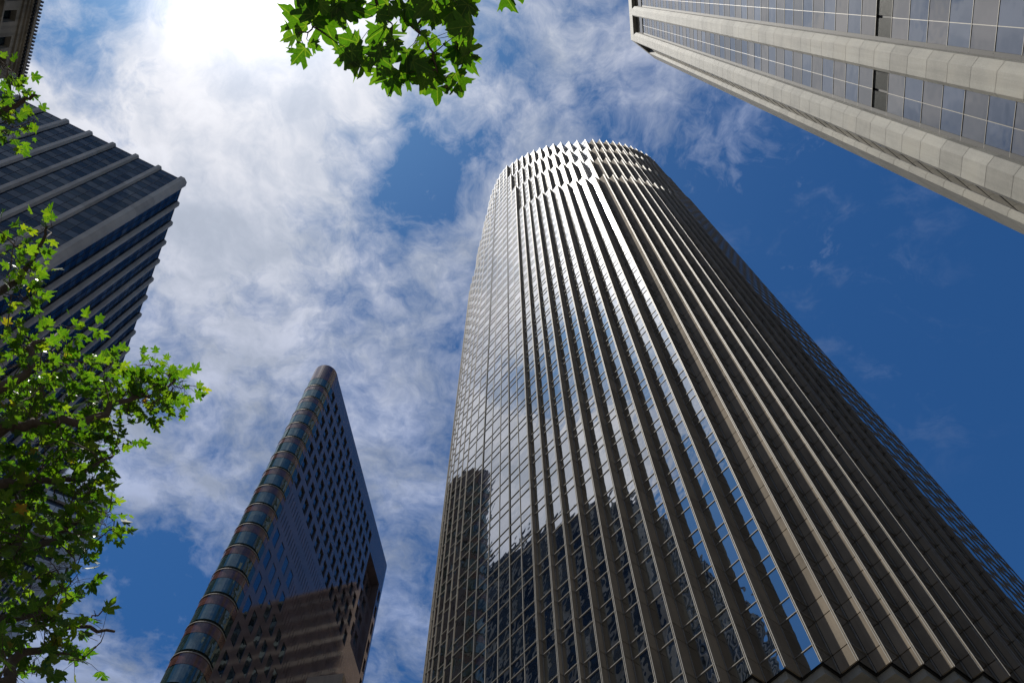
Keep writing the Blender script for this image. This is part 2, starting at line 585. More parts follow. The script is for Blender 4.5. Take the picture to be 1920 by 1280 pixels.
def levels(z0, z1):
    """pane joints: a tall vision pane then a short spandrel pane per floor, counted from the soffit"""
    zs = [z0]
    k = 0
    while HS + k * FLOOR < z1 - 0.4:
        for z in (HS + k * FLOOR, HS + (k + 1 - TALL) * FLOOR):
            if z0 + 0.5 < z < z1 - 0.5:
                zs.append(z)
        k += 1
    zs.append(z1)
    return zs


for k in (1, 2, 3, 4):
    z0, z1 = HT[k - 1], HT[k]
    if k > 1:
        z0 -= 0.02
    zs = levels(z0, z1)
    loop = []
    for r in (0, 1, 2, 3):
        loop += [wp(*rot4(a, b, r)) for (_, a, b, _) in quadrant(k)]
    core_poly = offset_poly([(p_.x, p_.y) for p_ in loop], 0.14)
    core = MB()
    core.prism(core_poly, z0 + 0.01, z1 - 0.15)
    core.build('tower_core', M_DARK, tower)
    # roof or soffit plates
    if k == 1:
        sf = MB()
        sf.prism(offset_poly([(p_.x, p_.y) for p_ in loop], 0.25), HS - 0.5, HS + 0.005)
        sf.build('soffit', M_CONC, tower)
    rf = MB()
    rf.prism(offset_poly([(p_.x, p_.y) for p_ in loop], 0.10), z1 - 0.14, z1 - 0.03)
    rf.build('roof_ledge', M_TGRAN, tower)
    for r in (0, 3, 1, 2):
        q_ = quadrant(k)
        # the flat before this quadrant's first tip
        nxt = quadrant(k)[-1]
        fa = wp(*rot4(28.05, tb(-10 if k == 1 else -10 - (k - 2)), r))
        fb = wp(*rot4(*rot4(nxt[1], nxt[2], 0), (r + 3) % 4))
        segs = [('flat', fb, fa, None)]
        for i in range(len(q_) - 1):
            p0 = wp(*rot4(q_[i][1], q_[i][2], r))
            p1 = wp(*rot4(q_[i + 1][1], q_[i + 1][2], r))
            segs.append(('B' if q_[i][0] == 'tip' else 'A', p0, p1, q_[i][3] if q_[i][0] == 'tip' else q_[i + 1][3]))
        back = MB()
        backp = MB()
        for kind_, p0, p1, j in segs:
            L = (p1 - p0).length
            if L < 0.05:
                continue
            u = (p1 - p0) / L
            n = Vector((u.y, -u.x, 0))
            isglass = kind_ == 'flat' or (kind_ == 'A' and j <= 0) or (kind_ == 'B' and j + k - 1 >= 0)
            near = r == 0 or kind_ == 'flat' and r == 1 or (r == 3 and kind_ == 'B' and j >= -1) or (r == 1 and kind_ == 'A' and j <= -4)
            if isglass:
                npan = max(1, round(L / (MOD * S)))
                us = [L * i / npan for i in range(npan + 1)]
                g_ = MB() if near else back
                pane_grid(g_, p0 - n * 0.03, u, n, us, zs, tilt=0.0028)
                if near:
                    ob = g_.build('window_strip', M_TGLASS, tower)
                    mu = MB()
                    hbars(mu, p0, u, n, 0.04, L - 0.04, zs[1:-1], 0.045, 0.03, 0.05)
                    vbars(mu, p0, u, n, [0.02, L - 0.02], z0, z1, 0.03, 0.015, 0.05)
                    if npan > 1:
                        vbars(mu, p0, u, n, us[1:-1], z0, z1, 0.05, 0.025, 0.05)
                    mu.build('window_frame', M_TMETAL, ob)
            else:
                g_ = MB() if near else backp
                gp = 0.035
                for a_, b_ in zip(zs[:-1], zs[1:]):
                    g_.box(p0 + u * 0.05 - n * 0.10 + Vector((0, 0, a_ + gp)), u * (L - 0.07), n * 0.10, (0, 0, b_ - a_ - 2 * gp), a=rnd.random())
                if near:
                    g_.build('granite_pier', M_TGRAN, tower)
            if near and kind_ == 'B':                 # metal edge down the outer corner of the tooth
                tips = MB()
                tips.box(p0 - u * 0.035 + n * 0.0 + Vector((0, 0, z0)), u * 0.045, n * 0.03, (0, 0, z1 - z0))
                tips.box(p0 - u * 0.030 - n * 0.13 + Vector((0, 0, z0)), u * 0.028, n * 0.045, (0, 0, z1 - z0))
                tips.build('edge_trim', M_TMETAL, tower)
        if back.V:
            back.build('far_glazing', M_TGLASS, tower, kind='stuff')
        if backp.V:
            backp.build('far_granite', M_TGRAN, tower, kind='stuff')
# two dark joints that run down the big flat face
dj = MB()
for b_ in (0.64, -4.25):
    for jn in (0,):
        p_ = wp(28.05, b_) + TA * 0.012
        dj.box(p_ - TB * 0.06 + Vector((0, 0, HS)), TB * 0.12, TA * 0.05, (0, 0, HT[4] - HS - 0.3))
dj.build('expansion_joint', M_DARK, tower)
# legs of the lobby under the soffit
lob = MB()
for i in range(12):
    an = 2 * math.pi * i / 12
    c_ = wp(CEN, CEN) + Vector((math.cos(an), math.sin(an), 0)) * 20
    lob.prism([(c_.x + math.cos(t) * 1.1, c_.y + math.sin(t) * 1.1) for t in np.linspace(0, 2 * math.pi, 16, endpoint=False)], 0, HS - 0.5)
lob.build('column', M_TGRAN, tower)
lg = MB()
c_ = wp(CEN, CEN)
lg.prism([(c_.x + math.cos(t) * 14, c_.y + math.sin(t) * 14) for t in np.linspace(0, 2 * math.pi, 24, endpoint=False)], 0, HS - 0.5)
lg.build('lobby_glass', M_LGLASS, tower)

# ------------------------------------------------------------------ 2. concrete pier tower on the right
K = 1.37
RD = azv(83.6)
RN = Vector((-RD.y, RD.x, 0))                        # towards the camera side (-x)
RP = V2(14.59 * K, 5.85 * K)
RH = 100 * K + EYE
rb = thing('pier_tower', (RP.x + 20, RP.y - 20, 0), 'grey concrete pier office tower with long glass bands at top right', 'office building')
GD = 0.45 * K                                        # glass set back


def rpt(u_, d_=0.0, z=0.0):
    return RP + RD * u_ - RN * d_ + Vector((0, 0, z))


def concrete_pier(sec, z0, z1, step, name='concrete_pier'):
    """stack of precast pieces: section sec (world xy, ccw or cw) with thin joints"""
    mb = MB()
    z = z1
    gp = 0.014
    while z > z0 + 0.1:
        zb = max(z0, z - step)
        mb.prism(sec, zb + gp, z - gp, a=rnd.random())
        z = zb
    cx = sum(p_[0] for p_ in sec) / len(sec)
    cy = sum(p_[1] for p_ in sec) / len(sec)
    mb.prism([(cx + (p_[0] - cx) * 0.985, cy + (p_[1] - cy) * 0.985) for p_ in sec], z0, z1 - 0.02)
    return mb.build(name, M_CONC, rb)


ROWR = 1.41 * K
topz = RH - 2.4 * K
pier_top = topz
period = 2.75 * K
nb = 9
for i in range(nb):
    o_ = -i * period                                   # pier i to the near side of the corner
    sec = [(-0.93 * K, GD + 0.1), (-0.93 * K, 0.20 * K), (-0.66 * K, 0.0), (-0.05 * K, 0.0), (0.09 * K, 0.12 * K), (0.09 * K, GD + 0.1)]
    if i == 0:
        sec[3] = (-0.004 * K, 0.0)
        sec[4] = (0.0, 0.0)
        sec[5] = (0.0, GD + 0.1)
        sec = sec[:4] + [sec[5]]
    pts = [rpt(o_ + a_, b_) for a_, b_ in sec]
    concrete_pier([(p_.x, p_.y) for p_ in pts], 0, pier_top, ROWR)
    # glass band before this pier
    u1 = o_ - 0.93 * K
    u0 = o_ + 0.09 * K - period
    um = (u0 + u1) / 2
    zp = topz - 4.6 * K
    zs = [zp - ROWR * t for t in range(0, 200) if zp - ROWR * t > 6]
    zs.reverse()
    gb = MB()
    P_ = rpt(0, GD)
    lou = {z for z in zs if 44.0 + EYE < z < 46.2 + EYE}
    li = [t for t in range(len(zs) - 1) if abs((zs[t] + zs[t + 1]) / 2 - (33.4 * K + EYE)) < ROWR * 0.5]
    for lo_, hi_ in ((0, li[0]), (li[0] + 1, len(zs) - 1)):
        gb = MB()
        for t in range(lo_, hi_):
            pane_grid(gb, P_, RD, RN, [u0, um, u1], [zs[t], zs[t + 1]], tilt=0.0026, mi=(t % 2))
        ob = gb.build('window_band', [M_RGLASS, M_RGLASSW], rb)
        mu = MB()
        hbars(mu, P_, RD, RN, u0, u1, zs[lo_:hi_ + 1], 0.035, 0.02)
        vbars(mu, P_, RD, RN, [um, u0 + 0.03, u1 - 0.03], zs[lo_], zs[hi_], 0.035, 0.012)
        mu.build('window_frame', M_TMETAL, ob)
    gb = MB()
    pane_grid(gb, P_ + RN * 0.10, RD, RN, [u0, u1], [zp + 0.3, topz], tilt=0.0, mi=1)
    gb.build('top_panel', [M_RGLASS, M_RGLASSW], rb)
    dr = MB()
    dr.box(P_ + RD * (u1 - 0.20), RD * 0.20, RN * 0.02, (0, 0, topz))  # dark strip standing in for the shade on the glass beside the pier
    dr.build('shade_strip', M_DARK, rb)
    lv = MB()
    for t in li:
        for w0, w1 in ((u0, um), (um, u1)):
            z = zs[t] + 0.06
            while z < zs[t + 1] - 0.06:
                lv.box(P_ + RD * (w0 + 0.07) - RN * 0.16 + Vector((0, 0, z)), RD * (w1 - w0 - 0.14), RN * 0.12 + Vector((0, 0, 0.05)), (0, 0, 0.02))
                z += 0.10
        lv.box(P_ + RD * u0 - RN * 0.2 + Vector((0, 0, zs[t])), RD * (u1 - u0), RN * 0.02, (0, 0, ROWR))
    lv.build('louver', plain('louver_metal', (0.055, 0.065, 0.055), rough=0.5), rb)
# chamfered corner
CD = azv(36.2)
CN = Vector((-CD.y, CD.x, 0))
CL = 3.62 * K


def cpt(w0, d_=0.0):
    return RP + CD * w0 - CN * d_


sec = [cpt(0.0), cpt(0.20 * K), cpt(0.30 * K, 0.12 * K), cpt(0.30 * K, GD + 0.1), rpt(0.0, GD + 0.1)]
concrete_pier([(p_.x, p_.y) for p_ in sec], 0, pier_top, ROWR)
E_ = cpt(CL)
RD2 = azv(-6.4)
sec = [cpt(2.15 * K, GD + 0.1), cpt(2.15 * K, 0.14 * K), cpt(2.25 * K), cpt(CL), E_ + RD2 * 1.2 * K, E_ + RD2 * 1.2 * K - CN * 0.6]
concrete_pier([(p_.x, p_.y) for p_ in sec], 0, pier_top, ROWR)
zp = topz - 4.6 * K
zs = [zp - ROWR * t for t in range(0, 200) if zp - ROWR * t > 6][::-1]
gb = MB()
Pc = cpt(0, GD * 0.6)
pane_grid(gb, Pc, CD, CN, [0.30 * K, 2.15 * K], zs, tilt=0.002, mi=1)
ob = gb.build('window_band', [M_RGLASS, M_RGLASSW], rb)
mu = MB()
hbars(mu, Pc, CD, CN, 0.30 * K, 2.15 * K, zs[1:-1], 0.05, 0.015)
vbars(mu, Pc, CD, CN, [0.32 * K, 2.13 * K], zs[0], zs[-1], 0.05, 0.02)
mu.build('window_frame', M_DARK, ob)
# lintel slab round the top
lt = MB()
far = rpt(-nb * period)
outer = [far, rpt(0), E_, E_ + RD2 * 34]
inner = [far - RN * 3, rpt(0, 3), E_ - CN * 3, E_ + RD2 * 34 - Vector((-RD2.y, RD2.x, 0)) * 3]
lp = [(p_.x, p_.y) for p_ in outer] + [(p_.x, p_.y) for p_ in reversed(inner)]
lt.prism(lp, topz + 0.02, RH)
lt.build('parapet', M_CONC, rb)
bk = MB()
E2 = E_ + RD2 * 34
bp = [rpt(-nb * period, GD + 0.12), rpt(0, GD + 0.12), cpt(CL, GD + 0.12) + RD2 * 0.3, E2 - Vector((-RD2.y, RD2.x, 0)) * 0.8, E2 - RD * (nb * period + 8)]
bk.prism([(p_.x, p_.y) for p_ in bp], 0, RH - 2.0)
bk.build('tower_core', M_DARK, rb)
# the face beyond the chamfer (seen only from a step aside)
for i in range(8):
    o_ = E_ + RD2 * (1.2 * K + i * period)
    n2 = Vector((-RD2.y, RD2.x, 0))
    g_ = MB()
    pane_grid(g_, o_ - n2 * GD, RD2, n2, [0.0, 0.85 * K, 1.7 * K], zs, tilt=0.002)
    g_.build('window_band', [M_RGLASS, M_RGLASSW], rb)
    if i < 7:
        s_ = [o_ + RD2 * 1.7 * K, o_ + RD2 * 1.85 * K + n2 * 0, o_ + RD2 * 2.6 * K, o_ + RD2 * period]
        s2 = [s_[0] - n2 * (GD + 0.1), s_[0] - n2 * 0.2, s_[1], s_[2], s_[3] - n2 * 0.2, s_[3] - n2 * (GD + 0.1)]
        concrete_pier([(p_.x, p_.y) for p_ in s2], 0, pier_top, 2 * ROWR)


# ------------------------------------------------------------------ 3. finned blue glass tower on the left
LP = V2(-60.5, 32.0)
LH = 150 + EYE
lb = thing('finned_tower', (LP.x - 20, LP.y, 0), 'dark blue glass tower at left with pale grey vertical fins and corner pier', 'office building')
L1, L2 = azv(209.8), azv(117.6)
LN1, LN2 = Vector((-L1.y, L1.x, 0)), Vector((L2.y, -L2.x, 0))      # outward normals
if LN1.dot(-LP) < 0:
    LN1 = -LN1
if LN2.dot(-LP) < 0:
    LN2 = -LN2
PRO = 0.5
FL = 3.72
ROOF_L = LH - 0.6


def finned_face(P0, u, n, bay, count, first):
    n_fl = int((ROOF_L - 8) / FL)
    zs = [ROOF_L - FL * t for t in range(n_fl + 1)][::-1]
    for i in range(count):
        a0, a1 = first + i * bay, first + (i + 1) * bay - 1.05
        g_ = MB()
        mid = (a0 + a1) / 2
        for t in range(len(zs) - 1):
            zc = zs[t] + FL * 0.5
            pane_grid(g_, P0, u, n, [a0, mid, a1], [zs[t], zc], tilt=0.003, mi=0)
            pane_grid(g_, P0, u, n, [a0, mid, a1], [zc, zs[t + 1]], tilt=0.003, mi=1)
        ob = g_.build('window_strip', [M_LGLASS, M_LGLASS2], lb)
        mu = MB()
        hbars(mu, P0, u, n, a0, a1, [z for t in zs[:-1] for z in (t, t + FL / 2)], 0.05, 0.03)
        vbars(mu, P0, u, n, [a0 + 0.02, mid, a1 - 0.02], zs[0], ROOF_L + 0.01, 0.06, 0.05)
        mu.box(P0 + u * a0 + Vector((0, 0, ROOF_L)) - n * 0.3, u * (a1 - a0), n * 0.34, (0, 0, 0.35))
        mu.build('window_frame', M_BRONZE, ob)
        f_ = MB()
        b0 = a1
        sec_ = [(b0, -0.1), (b0, 0.10), (b0 + 0.22, PRO), (b0 + 0.83, PRO), (b0 + 1.05, 0.10), (b0 + 1.05, -0.1)]
        pts_ = [P0 + u * a_ + n * d_ for a_, d_ in sec_]
        z = LH
        while z > 0:
            zb = max(0, z - FL * 2)
            f_.prism([(p_.x, p_.y) for p_ in pts_], zb + 0.012, z - 0.012, a=rnd.random())
            z = zb
        f_.build('fin', M_LFIN, lb)


# glass planes sit PRO behind the fin tips; the measured corner LP is the tip of the corner pier
LPG = LP - LN1 * PRO * 0.6 - LN2 * PRO * 0.6
finned_face(LPG + L1 * 1.15, L1, LN1, 4.36, 10, 0.0)
finned_face(LPG + L2 * 1.15, L2, LN2, 4.22, 14, 0.0)
cp = MB()
cs = [LPG + L1 * 1.15 - LN1 * 0.1, LPG + L1 * 1.15 + LN1 * 0.1, LPG + L1 * 0.9 + LN1 * PRO, LPG + LN1 * PRO + L1 * 0.12,
      LPG + LN2 * PRO + L2 * 0.12, LPG + L2 * 0.9 + LN2 * PRO, LPG + L2 * 1.15 + LN2 * 0.1, LPG + L2 * 1.15 - LN2 * 0.1]
z = LH
while z > 0:
    zb = max(0, z - FL * 2)
    cp.prism([(p_.x, p_.y) for p_ in cs], zb + 0.012, z - 0.012, a=rnd.random())
    z = zb
cp.build('corner_pier', M_LFIN, lb)
cb = MB()
c0 = LPG - LN1 * 0.15 - LN2 * 0.15
c1 = LPG + L1 * 45 - LN1 * 0.15
c2 = LPG + L2 * 61 - LN2 * 0.15
c3 = c1 + (c2 - c0)
poly = [(p_.x, p_.y) for p_ in (c0, c2, c3, c1)]
cb.prism(poly, 0, ROOF_L - 0.1)
cb.build('tower_core', M_DARK, lb)

# ------------------------------------------------------------------ 4. violet wedge with a rounded glass nose
WP0 = V2(-27.06, 51.99)
WD = azv(82.57)
WN = Vector((WD.y, -WD.x, 0))                        # outward (+x)
WH = 110 + EYE
wd = thing('wedge_tower', (-28, 70, 0), 'dark violet granite wedge tower with rounded copper and glass nose', 'office building')
rows = [105.0 - 3.62 * r for r in range(0, 30) if 105 - 3.62 * r > 6]
ncol = 14
ucol = [3.05 + 1.95 * c for c in range(ncol)]
NC = 2.3                                             # facade starts here, the nose's band ends here
deep = [(u_, h) for h in rows[:7] for u_ in ucol if not (h > 101 and False)]
flush = [(u_ + 0.45, h + 0.3) for h in rows[9:16] for u_ in ucol[:(6 if h < 66 else 4)]]
WIN = [(u_ - 0.6, u_ + 0.6, h - 1.2 + EYE, h + 1.2 + EYE) for u_, h in deep]
FWIN = [(u_ - 0.55, u_ + 0.55, h - 1.2 + EYE, h + 1.2 + EYE) for u_, h in flush]
EWIN = [(37.0, 37.9, h - 1.2 + EYE, h + 1.2 + EYE) for h in rows[1:22]]
slits = []
for h in rows[7:20]:
    for ci, u_ in enumerate(ucol):
        if h < rows[8] - 1 and (ci < 4 or (ci < 6 and h < 66)):
            continue
        slits.append((u_, h))
SL = [(u_ + dx - 0.05, u_ + dx + 0.05, h - 1.05 + EYE, h + 1.05 + EYE) for u_, h in slits for dx in (-0.55, 0.1, 0.75)]
NOTCH = (29.9, 36.6, 84.4 + EYE, 103.2 + EYE)
UE = 38.0
wl = MB()
hole_wall(wl, WP0, WD, WN, NC, UE, 0, WH, WIN + [NOTCH], 0.55)
# shallow holes get their own shallow reveals: built as a second pass on the same plane (cut out of the first by listing them too)
wl = MB()
flip = (WD.cross(Vector((0, 0, 1)))).dot(WN) < 0
allh = WIN + FWIN + SL + EWIN + [NOTCH]
hole_wall(wl, WP0, WD, WN, NC, UE, 0, WH, allh, 0.0)
wl.F, keepA = [f for f in wl.F], wl.A
for hs_, dp in ((WIN, 0.22), (EWIN, 0.38), (FWIN, 0.06), (SL, 0.22), ([NOTCH], 1.3)):
    t_ = MB()
    hole_wall(t_, WP0, WD, WN, 0, 0.0001, 0, 0.0001, [], dp)
    for (a_, b_, c_, d_) in hs_:
        X = lambda uu, zz_, dd=0.0: WP0 + WD * uu - WN * dd + Vector((0, 0, zz_))
        wl.face([X(a_, c_), X(a_, c_, dp), X(a_, d_, dp), X(a_, d_)])
        wl.face([X(b_, d_), X(b_, d_, dp), X(b_, c_, dp), X(b_, c_)])
        wl.face([X(a_, d_), X(a_, d_, dp), X(b_, d_, dp), X(b_, d_)])
        wl.face([X(b_, c_), X(b_, c_, dp), X(a_, c_, dp), X(a_, c_)])
# rounded far corner
rr = 2.7
cc = WP0 + WD * UE - WN * rr
prev = None
for t in range(0, 13):
    an = R(-7.43 + 118 * t / 12)
    p_ = cc + Vector((math.cos(an), math.sin(an), 0)) * rr
    if prev is not None:
        wl.face([prev, p_, p_ + Vector((0, 0, WH)), prev + Vector((0, 0, WH))])
    prev = p_
cend = prev
wl.build('granite_wall', M_WALL, wd)
# joints on the far corner as window slots
dk = MB()
dk.box(WP0 + WD * 2.4 - WN * 0.75, WD * 27.3, -WN * 0.05, (0, 0, WH - 3))
dk.build('tower_core', M_DARK, wd)


def window(a_, b_, c_, d_, dp, parent, P0=WP0, u=WD, n=WN, rail=True):
    f_ = MB()
    o_ = P0 - n * (dp - 0.005)
    fr = 0.06
    Z = lambda z: Vector((0, 0, z))
    f_.box(o_ + u * a_ + Z(c_), u * fr, n * 0.06, (0, 0, d_ - c_))
    f_.box(o_ + u * (b_ - fr) + Z(c_), u * fr, n * 0.06, (0, 0, d_ - c_))
    f_.box(o_ + u * (a_ + fr) + Z(c_), u * (b_ - a_ - 2 * fr), n * 0.06, (0, 0, fr))
    f_.box(o_ + u * (a_ + fr) + Z(d_ - fr), u * (b_ - a_ - 2 * fr), n * 0.06, (0, 0, fr))
    if rail:
        f_.box(o_ + u * (a_ + fr) + Z(c_ + 0.75), u * (b_ - a_ - 2 * fr), n * 0.05, (0, 0, 0.05))
    wobj = f_.build('window', M_BRONZE, parent)
    g_ = MB()
    pane_grid(g_, o_ - n * 0.01, u, n, [a_, b_], [c_, d_], tilt=0.006)
    g_.build('pane', M_WGLASS, wobj)


for h_ in WIN:
    window(*h_, 0.22, wd)
fl_ = MB()
for h_ in FWIN:
    a_, b_, c_, d_ = h_
    pane_grid(fl_, WP0 - WN * 0.05, WD, WN, [a_, b_], [c_, d_], tilt=0.006)
fl_.build('flush_window', M_WGLASS, wd, kind='stuff')
sv = MB()
for a_, b_, c_, d_ in SL:
    sv.box(WP0 + WD * a_ - WN * 0.24 + Vector((0, 0, c_)), WD * (b_ - a_), WN * 0.02, (0, 0, d_ - c_))
sv.build('vent_slot', M_DARK, wd, kind='stuff')
# the big notch with its own windows
nb_ = MB()
hole_list = []
for r_ in range(5):
    for c_ in range(3):
        uc = 30.9 + 2.2 * c_
        zc = 100.9 - 3.62 * r_ + EYE
        hole_list.append((uc - 0.75, uc + 0.75, zc - 1.25, zc + 1.25))
hole_wall(nb_, WP0 - WN * 1.3, WD, WN, NOTCH[0], NOTCH[1], NOTCH[2], NOTCH[3], hole_list, 0.3)
nb_.build('notch_wall', M_WALL, wd)
ng = MB()
for h_ in hole_list:
    pane_grid(ng, WP0 - WN * 1.58, WD, WN, [h_[0], h_[1]], [h_[2], h_[3]], tilt=0.006)
ng.build('notch_window', M_WGLASS, wd, kind='stuff')
ew = MB()
for h_ in EWIN:
    pane_grid(ew, WP0 - WN * 0.37, WD, WN, [h_[0], h_[1]], [h_[2], h_[3]], tilt=0.006)
ew.build('edge_window', M_WGLASS, wd, kind='stuff')

# rounded nose: outline from the facade round to the hidden left face
NR = 1.73
NT0 = 1.5
nc = WP0 + WD * NT0 - WN * NR


def nose_pts(off=0.0, n_=18):
    res = [WP0 + WD * NC + WN * off]
    for t in range(n_ + 1):
        an = R(-7.43 - 150.0 * t / n_)
        res.append(nc + Vector((math.cos(an), math.sin(an), 0)) * (NR + off))
    last = res[-1]
    an = R(-7.43 - 150.0)
    tang = Vector((math.sin(an), -math.cos(an), 0))
    res.append(last + tang * 2.2)
    return res


def nose_band(z0, z1, off, m_, name, parent, panes=False):
    pts_ = nose_pts(off)
    mb = MB()
    ib = nose_pts(off - 0.4)
    for i in range(len(pts_) - 1):
        a_, b_ = pts_[i + 1], pts_[i]
        vv = 0.35 if not panes else [0.1, 0.2, 0.25, 0.9, 0.3, 0.15, 0.8][(i // 3) % 7]
        mb.face([a_ + Vector((0, 0, z0)), b_ + Vector((0, 0, z0)), b_ + Vector((0, 0, z1)), a_ + Vector((0, 0, z1))], vv)
        for z, rev in ((z0, True), (z1, False)):
            f_ = [a_, b_, ib[i], ib[i + 1]]
            if rev:
                f_.reverse()
            mb.face([p_ + Vector((0, 0, z)) for p_ in f_], vv)
    ob = mb.build(name, m_, parent, smooth=False)
    return ob


nose_band(105.6 + EYE, WH, 0.02, M_COPPER, 'copper_cap', wd)
zf = 105.6 + EYE
nflo = 0
while zf - 3.62 > 1:
    ob = nose_band(zf - 1.95, zf, 0.0, M_NGLASS, 'curved_window', wd, panes=True)
    mu = MB()
    pts_ = nose_pts(0.03)
    for i in (5,):
        mu.tube([pts_[i] + Vector((0, 0, zf - 1.95)), pts_[i] + Vector((0, 0, zf))], [0.035, 0.035], 4)
    mu.build('mullion', M_BRONZE, ob)
    nose_band(zf - 2.30, zf - 1.95, -0.16, M_DARK, 'ledge_gap', wd)
    nose_band(zf - 2.40, zf - 2.30, 0.07, M_TMETAL, 'ledge', wd)
    nose_band(zf - 3.62, zf - 2.40, 0.02, M_COPPER, 'copper_spandrel', wd)
    zf -= 3.62
    nflo += 1
# hidden sides and body
tn = R(-7.43 - 150.0)
tang = Vector((math.sin(tn), -math.cos(tn), 0))
lastn = nose_pts(0)[-1]
left_end = lastn + tang * 38
bd = MB()
bd.face([lastn, left_end, left_end + Vector((0, 0, WH)), lastn + Vector((0, 0, WH))])
bd.face([cend, left_end, left_end + Vector((0, 0, WH)), cend + Vector((0, 0, WH))])
top = [*reversed(nose_pts(-0.03)), WP0 + WD * UE, cc + azv(30) * rr, cend, left_end]
bd.face([p_ + Vector((0, 0, WH - 0.02)) for p_ in top])
bd.build('rear_wall', M_WALL, wd)

# ------------------------------------------------------------------ 5. old stone building with a toothed cornice, top left
TK = 0.75
TP = V2(-57.4 * TK, 9.1 * TK)
TD = azv(-63.3)
TN = Vector((-TD.y, TD.x, 0))
if TN.dot(-TP) < 0:
    TN = -TN
TH = 75 + EYE
ob_ = thing('old_building', (TP.x - 8, TP.y - 10, 0), 'old brown limestone building with a toothed cornice at the top left corner', 'building')
CP = 0.75                                              # cornice projection
WPt = TP - TN * CP
hl = []
wins = []
for r_ in range(16):
    zt = TH - 2.1 - r_ * 3.9
    for u_ in (1.6, 3.3, 5.6, 7.4, 10.6, 12.4, 15.6, 17.4, 20.6, 22.4, 25.6, 27.4):
        wins.append((u_ - 0.5, u_ + 0.5, zt - 2.1, zt))
tw = MB()
hole_wall(tw, WPt, TD, TN, 0, 34, 0, TH - 1.2, wins, 0.5)
S2 = -TN
tw.face([WPt, WPt - TN * 20, WPt - TN * 20 + Vector((0, 0, TH - 1.2)), WPt + Vector((0, 0, TH - 1.2))])
for r_ in range(16):
    z = TH - 4.75 - r_ * 3.9
    tw.box(WPt + TD * 0.0 + TN * 0.003 + Vector((0, 0, z - 0.12)), TD * 34, TN * (0.35 if r_ % 5 == 0 else 0.06), (0, 0, 0.22))
for c_ in range(6):
    u_ = 8.65 + c_ * 5.0
    tw.box(WPt + TD * u_ + TN * 0.003, TD * 0.7, TN * 0.12, (0, 0, TH - 1.6))
tw.build('stone_wall', M_OLD, ob_)
for h_ in wins:
    if h_[2] > TH - 40:
        window(*h_, 0.5, ob_, WPt, TD, TN, rail=False)
cn = MB()
for (d0, zt, hh) in ((0.16, -1.55, 0.42), (0.32, -1.13, 0.22), (0.50, -0.91, 0.3), (CP, -0.61, 0.41)):
    cn.box(WPt - TD * d0 - TN * 0.5 + Vector((0, 0, TH + zt)), TD * (34 + d0), TN * (d0 + 0.5), (0, 0, hh))
cn.build('cornice', M_OLD, ob_)
tt = MB()
for i in range(100):
    u_ = -CP + 0.1 + i * 0.32
    tt.box(WPt + TD * u_ + TN * (CP - 0.22) + Vector((0, 0, TH - 0.2)), TD * 0.15, TN * 0.34, (0, 0, 0.26))
    tt.box(WPt + TD * u_ + TN * 0.49 + Vector((0, 0, TH - 0.80)), TD * 0.15, TN * 0.2, (0, 0, 0.18))
tt.box(WPt - TD * CP + TN * (CP - 0.22) + Vector((0, 0, TH - 0.215)), TD * 32.5, TN * 0.2, (0, 0, 0.02))
tt.box(WPt - TD * CP + TN * 0.505 + Vector((0, 0, TH - 0.64)), TD * 32.5, TN * 0.15, (0, 0, 0.02))
tt.build("cornice_teeth", M_BRONZE, ob_)
rb_ = MB()
rb_.box(WPt - TN * 20, TD * 34, TN * 19.3, (0, 0, TH - 1.3))
rb_.build('building_body', M_OLD, ob_)

# ------------------------------------------------------------------ 6. pale slatted tower behind the tree, lower left
BA, BD_ = R(131.2), 150.0
BP = V2(math.cos(BA) * BD_, math.sin(BA) * BD_)
BH = 166.0
bt = thing('slatted_tower', (BP.x - 15, BP.y, 0), 'white tower with thin vertical slats behind the leafy tree, lower left', 'office building')
B1, B2 = azv(209.8), azv(119.8)
BN1 = Vector((B1.y, -B1.x, 0))
if BN1.dot(-BP) < 0:
    BN1 = -BN1
BN2 = Vector((B2.y, -B2.x, 0))
if BN2.dot(-BP) < 0:
    BN2 = -BN2
mb = MB()
q0 = BP - BN1 * 0.6 - BN2 * 0.1
mb.prism([(p_.x, p_.y) for p_ in (q0 + B1 * 1, q0 + B2 * 12 + B1, q0 + B2 * 12 + B1 * 36, q0 + B1 * 36)], 0, BH - 0.4)
mb.build('tower_core', M_LGLASS, bt)
mb = MB()
mb.box(BP - BN1 * 1.2, B1 * 2.2, BN1 * 1.2, (0, 0, BH))
mb.box(BP - BN1 * 1.2 + B1 * 0.05, -B1 * 0.3, -BN1 * 10, (0, 0, BH))
mb.build('corner_wall', M_WHITE, bt)
mb = MB()
for i in range(36):
    mb.box(BP + B1 * (2.6 + i * 0.95) - BN1 * 0.7, B1 * 0.22, BN1 * 0.7, (0, 0, BH - 28))
mb.build('slats', M_WHITE, bt)
for i in range(9):
    mb = MB()
    z = BH - 3.2 - i * (3.9 if i < 7 else 14)
    mb.box(BP + B1 * 2.2 - BN1 * 0.9 + Vector((0, 0, z)), B1 * 34, BN1 * (1.1), (0, 0, 1.7))
    mb.build('parapet_band', M_WHITE, bt)

